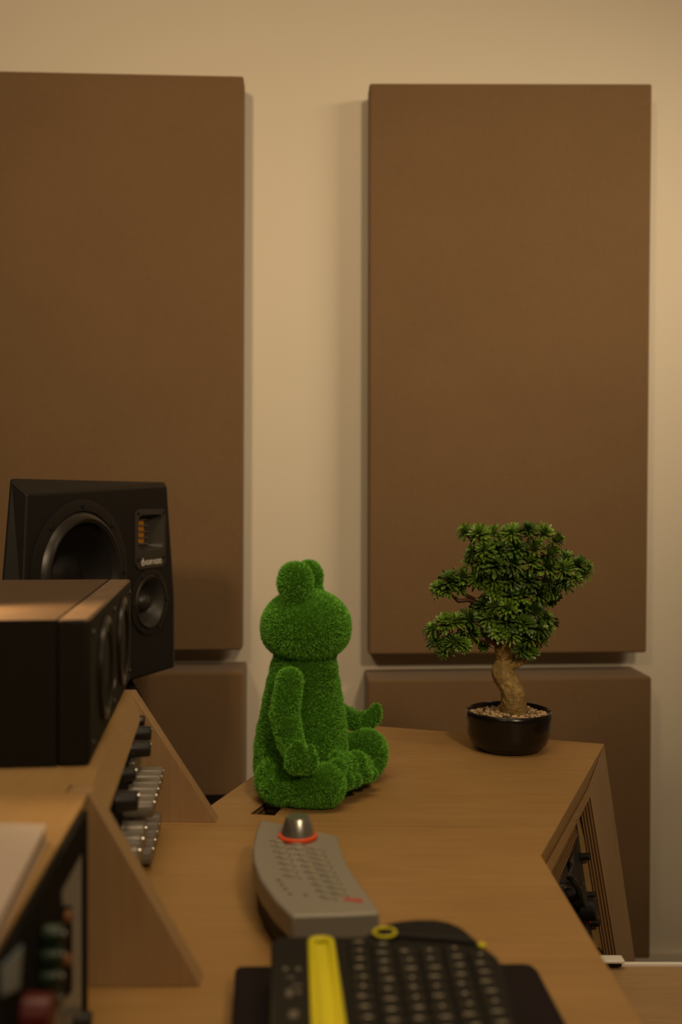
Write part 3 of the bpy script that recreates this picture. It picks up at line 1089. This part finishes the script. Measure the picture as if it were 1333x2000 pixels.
def chain(a, b, n_):
    for i in range(n_ + 1):
        t_ = i / n_
        ell(*[a[q] + (b[q] - a[q]) * t_ for q in range(4)])


# head and eyes
ell(598, 1222, 1.155, 88, 72, 92)
ell(598, 1234, 1.155, 87, 57, 90)
ell(577, 1138, 1.130, 35, 37, 30)
ell(577, 1122, 1.130, 31, 24, 27)
ell(580, 1170, 1.133, 30, 38, 30)
ell(604, 1126, 1.178, 27, 32, 26)
ell(606, 1160, 1.176, 26, 40, 26)
# torso
for (y, x, r) in ((1285, 596, 60), (1310, 594, 66), (1340, 593, 72), (1370, 592, 78), (1400, 592, 83), (1430, 590, 88), (1460, 588, 91), (1490, 586, 90), (1515, 582, 80)):
    ell(x, y, 1.158, r, r * 0.8)
# near arm
chain((566, 1330, 1.108, 26), (556, 1395, 1.100, 28), 5)
chain((556, 1395, 1.100, 28), (568, 1448, 1.090, 26), 4)
chain((568, 1448, 1.090, 26), (585, 1490, 1.072, 21), 4)
# near hand: leaf-shaped finger group and a thumb
ell(580, 1494, 1.062, 24, 18, 13)
ell(580, 1478, 1.060, 22, 24, 11)
ell(583, 1464, 1.060, 14, 17, 9)
ell(579, 1456, 1.059, 8, 10, 7)
ell(611, 1486, 1.066, 11, 18, 10)
ell(607, 1468, 1.066, 9, 14, 9)
ell(600, 1500, 1.068, 18, 12, 12)
# near leg
chain((545, 1522, 1.115, 46), (590, 1535, 1.090, 40), 4)
chain((590, 1535, 1.090, 40), (634, 1534, 1.088, 42), 3)
ell(552, 1538, 1.10, 44, 34)
# far leg
chain((650, 1470, 1.20, 40), (712, 1478, 1.20, 44), 5)
ell(716, 1470, 1.20, 42, 46)
# shins and feet crossing in front
chain((700, 1500, 1.17, 28), (668, 1512, 1.125, 22), 4)
chain((660, 1500, 1.10, 18), (690, 1490, 1.135, 20), 3)
ell(672, 1486, 1.125, 22, 15)
ell(655, 1480, 1.115, 16, 12)
ell(697, 1485, 1.135, 20, 18)
ell(680, 1527, 1.105, 13, 15)
ell(694, 1524, 1.113, 13, 14)
ell(710, 1512, 1.13, 18, 16)
ell(722, 1512, 1.15, 16, 14)
# far arm and hand
chain((664, 1392, 1.205, 18), (690, 1408, 1.215, 17), 3)
ell(708, 1410, 1.222, 28, 20, 16)
ell(729, 1400, 1.222, 17, 17, 11)
ell(734, 1391, 1.222, 12, 16, 9)
ell(737, 1383, 1.222, 7, 10, 7)
ell(685, 1396, 1.222, 12, 15, 9)
bm = bmesh.new()
for (p, rx, ry, rz, rot) in blobs:
    Mx = Matrix.Translation(p) @ Matrix.Diagonal((rx, ry, rz, 1))
    bmesh.ops.create_icosphere(bm, subdivisions=3, radius=1.0, matrix=Mx)
bm.verts.ensure_lookup_table()
me = bpy.data.meshes.new('frog_body')
bm.to_mesh(me)
bm.free()
tmp = bpy.data.objects.new('tmp_frog', me)
C.objects.link(tmp)
rm = tmp.modifiers.new('r', 'REMESH')
rm.mode = 'VOXEL'
rm.voxel_size = 0.0017
sm = tmp.modifiers.new('s', 'SMOOTH')
sm.factor = 0.5
sm.iterations = 6
bpy.context.view_layer.update()
dg = bpy.context.evaluated_depsgraph_get()
fm = bpy.data.meshes.new_from_object(tmp.evaluated_get(dg))
bpy.data.objects.remove(tmp)
fm.materials.clear()
fm.materials.append(M_FROG)
nv = len(fm.vertices)
co = np.empty(nv * 3)
fm.vertices.foreach_get('co', co)
co = co.reshape(-1, 3)
co[:, 2] = np.maximum(co[:, 2], DZ + 0.0008)
fm.vertices.foreach_set('co', co.ravel())
fm.polygons.foreach_set('use_smooth', [True] * len(fm.polygons))
fm.update()
put('body', fm, frog)
# flocked fibres
fm.calc_loop_triangles()
tri = np.empty(len(fm.loop_triangles) * 3, dtype=np.int32)
fm.loop_triangles.foreach_get('vertices', tri)
tri = tri.reshape(-1, 3)
p0, p1, p2 = co[tri[:, 0]], co[tri[:, 1]], co[tri[:, 2]]
cr = np.cross(p1 - p0, p2 - p0)
ar = np.linalg.norm(cr, axis=1)
nr = cr / np.maximum(ar[:, None], 1e-12)
NB = 170000
pick = rng.choice(len(tri), NB, p=ar / ar.sum())
u_, v_ = rng.random(NB), rng.random(NB)
fl = u_ + v_ > 1
u_[fl], v_[fl] = 1 - u_[fl], 1 - v_[fl]
bp_ = p0[pick] + (p1 - p0)[pick] * u_[:, None] + (p2 - p0)[pick] * v_[:, None]
nn = nr[pick] + rng.normal(0, 0.33, (NB, 3))
nn /= np.linalg.norm(nn, axis=1)[:, None]
side = np.cross(nn, rng.normal(0, 1, (NB, 3)))
side /= np.maximum(np.linalg.norm(side, axis=1)[:, None], 1e-9)
ln_ = rng.uniform(0.0016, 0.0038, NB)[:, None]
wd = 0.00027
vv = np.empty((NB, 3, 3))
vv[:, 0] = bp_ - side * wd - nn * 0.0003
vv[:, 1] = bp_ + side * wd - nn * 0.0003
vv[:, 2] = bp_ + nn * ln_
vv[:, :, 2] = np.maximum(vv[:, :, 2], DZ + 0.0004)
flk = bpy.data.meshes.new('flock')
flk.vertices.add(NB * 3)
flk.vertices.foreach_set('co', vv.ravel())
flk.loops.add(NB * 3)
flk.loops.foreach_set('vertex_index', np.arange(NB * 3, dtype=np.int32))
flk.polygons.add(NB)
flk.polygons.foreach_set('loop_start', np.arange(0, NB * 3, 3, dtype=np.int32))
flk.polygons.foreach_set('loop_total', np.full(NB, 3, dtype=np.int32))
flk.materials.append(M_FLOCK)
flk.update()
put('flock', flk, frog)['kind'] = 'stuff'

# ------------------------------------------------------------------ bonsai
pc = PZ(994, 1462, DZ)
bon = thing('bonsai_tree', 'small artificial bonsai with dense green foliage in a round black pot', 'plant', tuple(pc))
rp = 84.5 * pc.y / F
PH = 0.052
prof = [(0.0, 0.001), (rp * 0.60, 0.0), (rp * 0.74, 0.002), (rp * 0.88, 0.010), (rp * 0.955, 0.021), (rp * 0.965, 0.034), (rp * 0.985, 0.040), (rp * 1.0, 0.046), (rp * 0.99, PH - 0.001),
        (rp * 0.955, PH), (rp * 0.93, PH - 0.002), (rp * 0.90, PH - 0.012), (rp * 0.88, PH - 0.02)]
MP = Matrix.Translation(pc)
obj('pot', MB().lathe(prof, MP, 72, cap=False), M_POT, bon, smooth=True, angle=60)
zg = pc.z + PH - 0.009
obj('soil', MB().lathe([(rp * 0.90, 0.0), (rp * 0.6, 0.003), (0.0, 0.005)], Matrix.Translation((pc.x, pc.y, zg - 0.004)), 40, cap=False), M_SOIL, bon, smooth=True)
bm = bmesh.new()
for i in range(520):
    rr = rp * 0.885 * math.sqrt(random.random())
    an = random.random() * 2 * PI
    s = random.uniform(0.0016, 0.0034)
    Mx = Matrix.Translation((pc.x + rr * math.cos(an), pc.y + rr * math.sin(an), zg + random.uniform(-0.001, 0.003) + 0.003 * (1 - rr / rp))) @ \
        Matrix.Rotation(random.random() * 6, 4, 'Z') @ Matrix.Rotation(random.uniform(-.5, .5), 4, 'X') @ \
        Matrix.Diagonal((s * random.uniform(0.9, 1.4), s, s * random.uniform(0.6, 0.9), 1))
    bmesh.ops.create_icosphere(bm, subdivisions=1 if s < 0.0024 else 2, radius=1, matrix=Mx)
me = bpy.data.meshes.new('gravel')
bm.to_mesh(me)
bm.free()
me.materials.append(M_PEB)
me.polygons.foreach_set('use_smooth', [True] * len(me.polygons))
put('gravel', me, bon)['kind'] = 'stuff'
# trunk
DB = pc.y
tp = [(1002, 1412, 30), (1002, 1404, 29), (1003, 1390, 26.5), (1004, 1372, 24), (1003, 1355, 23), (999, 1342, 22), (993, 1331, 21.5), (985, 1321, 22), (981, 1312, 21.5), (983, 1303, 19.5),
      (987, 1294, 18), (987, 1284, 18.5), (986, 1272, 19), (985, 1260, 17), (984, 1245, 12), (988, 1225, 9)]
fine, fr_r = [], []
for i in range(len(tp) - 1):
    for k in range(5):
        t_ = k / 5
        x, y, r = [tp[i][q] + (tp[i + 1][q] - tp[i][q]) * t_ for q in range(3)]
        fine.append(U(x, y, DB + 0.006 * math.sin(y * 0.05)))
        fr_r.append(r * DB / F)
tk = obj('trunk', MB().tube(fine, fr_r, 40, jit=0.17), M_BARK, bon, smooth=True, angle=80)


def limb(pts, m=M_TWIG, name='branch', parent=bon, jit=0.08):
    P, r_ = [], []
    for i in range(len(pts) - 1):
        for k in range(4):
            t_ = k / 4
            q = [pts[i][c] + (pts[i + 1][c] - pts[i][c]) * t_ for c in range(4)]
            P.append(U(q[0], q[1], DB + q[3]))
            r_.append(q[2] * DB / F)
    q = pts[-1]
    P.append(U(q[0], q[1], DB + q[3]))
    r_.append(q[2] * DB / F)
    return obj(name, MB().tube(P, r_, 12, jit=jit), m, parent, smooth=True, angle=80)


limb([(990, 1302, 9, 0), (1008, 1298, 8, -0.005), (1024, 1290, 6, -0.01), (1034, 1280, 5, -0.01)], M_BARK, 'branch_stub')
limb([(984, 1262, 8, 0), (960, 1252, 6, -0.01), (930, 1246, 5, -0.01), (895, 1238, 4, -0.01), (860, 1250, 3, 0)])
limb([(986, 1255, 8, 0), (975, 1215, 6, 0), (950, 1185, 5, 0), (915, 1172, 4, -0.01), (896, 1174, 4, -0.012), (886, 1165, 3, -0.012), (868, 1160, 3, -0.01)])
limb([(930, 1172, 4, 0), (912, 1163, 4, -0.006), (895, 1152, 3, -0.006), (875, 1145, 3, 0)])
limb([(987, 1240, 8, 0), (1000, 1180, 7, 0), (995, 1130, 6, 0), (960, 1080, 4, 0), (925, 1060, 3, 0), (910, 1040, 3, 0)])
limb([(1000, 1150, 6, 0), (1040, 1110, 5, 0), (1090, 1115, 4, 0), (1140, 1108, 3, 0)])
limb([(1000, 1120, 5, 0), (1020, 1080, 4, 0), (1040, 1045, 3, 0)])
limb([(988, 1250, 7, 0), (1020, 1240, 5, -0.01), (1060, 1228, 3, -0.01)])
limb([(1010, 1245, 4, 0), (1040, 1256, 4, -0.02), (1072, 1245, 2.5, -0.02)])


def rosette(kind, seed, nl=50):
    """a sprig of small leaves on a short stem, unit radius, opening along +z"""
    r_ = random.Random(seed)
    mb = MB()
    for i in range(nl):
        t_ = (i + 0.5) / nl
        pol = math.radians(6 + 80 * t_ ** 0.8) + r_.uniform(-.12, .12)
        az = i * 2.39996 + r_.uniform(-.25, .25)
        L = (0.82 + 0.22 * r_.random()) * (0.85 + 0.15 * math.sin(pol))
        wdt = (0.098, 0.070, 0.12)[kind] * r_.uniform(0.85, 1.2)
        d = V((math.sin(pol) * math.cos(az), math.sin(pol) * math.sin(az), math.cos(pol)))
        sd_ = d.cross(V((0.01, 0.02, 1)))
        sd_.normalize()
        up = sd_.cross(d).normalized()
        st_ = V((0, 0, -0.12 * t_))
        vs = []
        for (l, w_, b2) in ((0.10, 0.25, 0.0), (0.45, 0.55, 0.03), (0.75, 1.0, 0.02), (0.92, 0.85, -0.02), (1.0, 0.25, -0.05)):
            c = st_ + d * (l * L) + up * (b2 - 0.10 * l * l + 0.06)
            vs += [c - sd_ * (wdt * w_) + up * 0.018, c - up * 0.012, c + sd_ * (wdt * w_) + up * 0.018]
        fs = []
        for k in range(4):
            for q in range(2):
                fs.append((k * 3 + q, k * 3 + q + 1, k * 3 + q + 4, k * 3 + q + 3))
        mb.add(vs, fs)
    mb.cyl((0, 0, -0.75), (0, 0, 0.1), 0.05, 0.03, 6, 1)
    return mb


ros = []
for kind in range(3):
    for sd in range(2):
        for m in (M_LEAF, M_LEAF2):
            ros.append(rosette(kind, 10 * kind + sd).mesh('leaf_sprig', [m, M_TWIG], True, 60))
SPR = """908,1036,25 935,1040,28 965,1040,28 1000,1037,28 1032,1031,24 1065,1038,28 1090,1052,26
922,1078,23 945,1072,28 975,1070,28 1010,1068,30 1045,1066,28 1080,1077,28 1107,1087,24
915,1095,20 940,1100,28 970,1100,30 1005,1098,30 1040,1096,28 1072,1103,30 1100,1106,30 1130,1099,25 1150,1107,21
880,1131,28 858,1146,23 905,1123,28 935,1131,28 965,1131,28 1000,1131,28 1035,1131,28 1070,1133,30 1100,1136,27 1125,1128,23 1142,1119,22
873,1150,22 900,1142,24 945,1178,28 1020,1160,28 1055,1156,28 1080,1155,26 1060,1172,22
940,1186,28 965,1181,26 990,1186,28 1020,1186,30 1048,1188,26 1068,1205,24 1072,1225,21
890,1209,30 870,1213,27 920,1206,28 955,1206,28 990,1211,28 1025,1216,30 1055,1225,28
846,1225,22 850,1250,24 870,1262,26 890,1250,26 925,1236,28 908,1258,22 945,1240,22 1000,1236,26 1035,1241,28 1062,1246,20
862,1272,18 1018,1266,22 1040,1270,19 1030,1278,15 945,1262,14 975,1232,26 965,1156,26 1000,1160,26"""
items = [tuple(float(q) for q in s_.split(',')) for s_ in SPR.split()]
lobes = [((1005, 1075), 105), ((885, 1140), 50), ((1120, 1110), 50), ((1010, 1205), 75), ((885, 1230), 58), ((1030, 1255), 45)]
random.seed(21)
cnt = 0
for layer in range(2):
    for (x, y, r) in items:
        if layer == 1 and random.random() < 0.35:
            continue
        (lx, ly), lr_ = min(lobes, key=lambda q: math.hypot(q[0][0] - x, q[0][1] - y) / q[1])
        ox, oy = (x - lx) / lr_, (y - ly) / lr_
        rad = min(1.0, math.hypot(ox, oy))
        bulge = math.sqrt(max(0.0, 1 - rad * rad)) * lr_ * 0.5 * DB / F
        D_ = DB - 0.004 - bulge + random.uniform(-.006, .006)
        yc = -0.75
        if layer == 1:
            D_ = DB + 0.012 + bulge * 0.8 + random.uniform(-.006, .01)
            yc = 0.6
            x += random.uniform(-8, 8)
            y += random.uniform(-6, 6)
        p = U(x, y, D_)
        dr = V((ox * 0.9, yc * 0.72 + random.uniform(-.3, .3), -oy * 0.6 + 0.62)) + V((random.uniform(-.4, .4), 0, random.uniform(-.3, .3)))
        s = r * 1.02 * DB / F
        Mx = frame(p, dr) @ Matrix.Rotation(random.random() * 6.28, 4, 'Z') @ Matrix.Scale(s, 4)
        Mx = Mx @ Matrix.Translation((0, 0, -0.35))
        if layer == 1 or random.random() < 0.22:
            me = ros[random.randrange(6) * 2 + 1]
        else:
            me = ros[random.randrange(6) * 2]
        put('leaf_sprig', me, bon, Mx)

# ------------------------------------------------------------------ silver controller with jog knob
ZC = DZ + 0.040
ctl = thing('desk_controller', 'silver curved desktop controller with a big jog knob on an orange ring', 'controller', tuple(PZ(600, 1740, DZ)))
left = [(509, 1600), (500, 1624), (493, 1655), (495, 1682), (508, 1716), (536, 1755), (571, 1789)]
right = [(743, 1782), (728, 1757), (702, 1723), (680, 1690), (667, 1660), (660, 1632)]
outl = [PZ(x, y, ZC) for x, y in left + right]
cen = sum(outl, V()) / len(outl)
obj('shell', MB().prism(outl, (0, 0, -0.0185)), M_SILV, ctl, bevel=0.0022, seg=3)
inner = [cen + (p - cen) * 0.93 + V((0, 0, -0.0188)) for p in outl]
bot_ = [V((q.x, q.y, DZ + 0.0006)) for q in [cen + (p - cen) * 0.90 for p in outl]]
obj('base', MB().hull(bot_[::-1], inner[::-1]), mat('controller_base', (0.02, 0.013, 0.009), 0.7), ctl)
kp = PZ(582, 1637, ZC)
obj('ring', MB().lathe([(0.0155, 0.0002), (0.0168, 0.001), (0.0168, 0.0032), (0.0150, 0.0040)], Matrix.Translation(kp), 48), M_ORANGE, ctl, smooth=True)['label'] = 'orange ring'
obj('jog_knob', MB().lathe([(0.0145, 0.0040), (0.0142, 0.006), (0.0106, 0.0175), (0.0096, 0.0188), (0.0, 0.0190)], Matrix.Translation(kp), 48, cap=False), M_SILVK, ctl, smooth=True)['label'] = 'polished silver knob'
btn = MB().lathe([(1.0, 0.0), (0.97, 0.7), (0.85, 1.0)], None, 16).mesh('button', M_BTN, True, 40)
dot = MB().lathe([(0.0011, 0.0), (0.0010, 0.0003)], None, 8).mesh('marker_dot', M_DOT)
rows = []
for (xa, ya, xb, yb2, nb) in ((544, 1644, 571, 1711, 7), (580, 1649, 642, 1753, 10), (617, 1659, 665, 1746, 9)):
    for i in range(nb):
        t_ = (i / (nb - 1))
        xx, yy = xa + (xb - xa) * t_ ** 1.15, ya + (yb2 - ya) * t_ ** 1.08
        rows.append((xx, yy))
for (xx, yy) in rows:
    p = PZ(xx, yy, ZC)
    put('button', btn, ctl, Matrix.Translation((p.x, p.y, ZC + 0.0001)) @ Matrix.Rotation(-0.25, 4, 'Z') @ Matrix.Diagonal((0.0046, 0.0034, 0.0016, 1)))
    for sg in (-15, 15):
        q = PZ(xx + sg, yy + 0.2 * sg + 2, ZC)
        put('marker_dot', dot, ctl, Matrix.Translation((q.x, q.y, ZC + 0.0001)))
sb_ = MB().lathe([(0.0017, 0.0), (0.0015, 0.0012)], None, 12).mesh('small_button', M_SILVK, True)
for (xx, yy) in ((545, 1720), (551, 1729), (558, 1738), (567, 1747), (598, 1750)):
    p = PZ(xx, yy, ZC)
    put('small_button', sb_, ctl, Matrix.Translation((p.x, p.y, ZC + 0.0001)))
mb = MB()
for i, x in enumerate((674, 681, 688, 695, 702, 707)):
    p = PZ(x, 1757 + (x - 674) * 0.12, ZC)
    mb.box((p.x, p.y, ZC + 0.0003), 0.0019, 0.0042 if i % 2 == 0 else 0.0034, 0.0003, -0.1)
mb.box((PZ(690, 1757, ZC).x, PZ(690, 1757, ZC).y + 0.0006, ZC + 0.00025), 0.0125, 0.0008, 0.0003, -0.1)
obj('red_mark', mb, M_RED, ctl)['label'] = 'small red mark'

# ------------------------------------------------------------------ tray and black keyboard
ZTR = DZ + 0.018
tr = [PZ(459, 1893, ZTR), PZ(464, 1887, ZTR), PZ(472, 1885, ZTR), PZ(1025, 1880, ZTR), PZ(1040, 1883, ZTR), PZ(1052, 1894, ZTR), PZ(1112, 2006, ZTR), PZ(1175, 2180, ZTR), PZ(440, 2180, ZTR)]
tag(obj('keyboard_tray', MB().prism(tr, (0, 0, -0.0174)), M_TRAY, bevel=0.002), 'matte black tray on the desk under the black keyboard', 'tray')
ZK = DZ + 0.047
kb = thing('editing_keyboard', 'black control keyboard with many small keys and a yellow bar', 'keyboard', tuple(PZ(780, 1950, ZTR)))
ko = [(530, 1842), (534, 1833), (544, 1828), (640, 1828), (705, 1829), (722, 1822), (742, 1811), (770, 1804), (805, 1800), (850, 1800), (885, 1806), (912, 1818), (932, 1834), (943, 1848), (958, 1856),
      (972, 1867), (982, 1884), (996, 1938), (1012, 2004), (1045, 2190), (525, 2190)]
KO = [PZ(x, y, ZK) for x, y in ko]
obj('case', MB().prism(KO, (0, 0, -(ZK - ZTR) + 0.0004)), M_KEYB, kb, bevel=0.003, seg=3)
# raised dome at the far edge
dm = [(745, 1812), (775, 1806), (810, 1803), (850, 1803), (882, 1809), (908, 1820), (928, 1836), (936, 1848), (880, 1842), (800, 1836), (740, 1832)]
DM = [PZ(x, y, ZK) for x, y in dm]
cd = sum(DM, V()) / len(DM)
obj('dome', MB().hull([p + V((0, 0, 0.0002)) for p in DM], [cd + (p - cd) * 0.86 + V((0, 0, 0.0035)) for p in DM]), M_KEYB, kb, bevel=0.0015)
rc = PZ(752, 1822, ZK + 0.003)
obj('yellow_ring', MB().torus(Matrix.Translation((rc.x, rc.y, ZK + 0.0034)) @ Matrix.Rotation(0.5, 4, 'Z'), 0.0072, 0.0010, 36, 8, sy=0.95), M_YEL, kb, smooth=True)['label'] = 'yellow ring'
p = PZ(942, 1850, ZK)
obj('yellow_tab', MB().box((p.x, p.y, ZK + 0.0012), 0.005, 0.005, 0.003, 0.5), M_YEL, kb, bevel=0.0012)['label'] = 'yellow tab'
# yellow bar: shallow trough with rounded rims
ya_, yb3 = [PZ(608, 1846, ZK), PZ(647, 1846, ZK)], [PZ(624, 2150, ZK), PZ(688, 2150, ZK)]
mb = MB()
mb.prism([ya_[0], ya_[1], yb3[1], yb3[0]], (0, 0, 0.0012))
cx = (ya_[0] + ya_[1]) / 2
for q in range(2):
    mb.tube([ya_[q] + V((0, 0, 0.002)), yb3[q] + V((0, 0, 0.002))], [0.0024] * 2, 12)
arc_ = []
for k in range(9):
    an = PI * k / 8
    hwid = (ya_[1] - ya_[0]).length / 2
    arc_.append(V((cx.x - hwid * math.cos(an), cx.y + 0.004 * math.sin(an), ZK + 0.002)))
mb.tube(arc_, [0.0024] * 9, 10)
obj('yellow_bar', mb, M_YEL, kb, smooth=True)['label'] = 'bright yellow trough'
keym = MB().hull([V((x * 0.0066, y * 0.0050, 0)) for x, y in ((-1, -1), (1, -1), (1, 1), (-1, 1))],
                 [V((x * 0.0052, y * 0.0036, 0.0035)) for x, y in ((-1, -1), (1, -1), (1, 1), (-1, 1))]).mesh('key', M_KEY)
lgs = []
random.seed(5)
for (w_, h_) in ((0.0016, 0.0022), (0.0040, 0.0014), (0.0052, 0.0012), (0.0022, 0.0018)):
    lgs.append(MB().box((0, 0, 0.0001), w_, h_, 0.0002).mesh('legend', M_LEG))
for cidx in range(6):
    for ridx in range(16):
        X = 0.0118 + cidx * 0.0150 + 0.0004 * ridx * (1 if cidx < 3 else 0.2)
        Y = 0.6455 - ridx * 0.0117 - (0.0, 0.003, 0.0125, 0.011, 0.008, 0.0165)[cidx]
        if Y < 0.48:
            continue
        k = put('key', keym, kb, Matrix.Translation((X, Y, ZK + 0.0002)))
        put('legend', random.choice(lgs), k, Matrix.Translation((X + random.uniform(-.0012, .0012), Y, ZK + 0.0038)))
for i, (x, y, w_, h_) in enumerate(((558, 1893, .003, .0045), (583, 1893, .003, .0045), (566, 1940, .004, .0085), (584, 1938, .0025, .004), (574, 1982, .005, .008), (568, 1910, .005, .002), (580, 1925, .006, .002))):
    p = PZ(x, y, ZK)
    obj('printed_label', MB().box((p.x, p.y, ZK + 0.0002), w_, h_, 0.0003), mat('dim_print', (0.13, 0.12, 0.10), 0.6), kb)
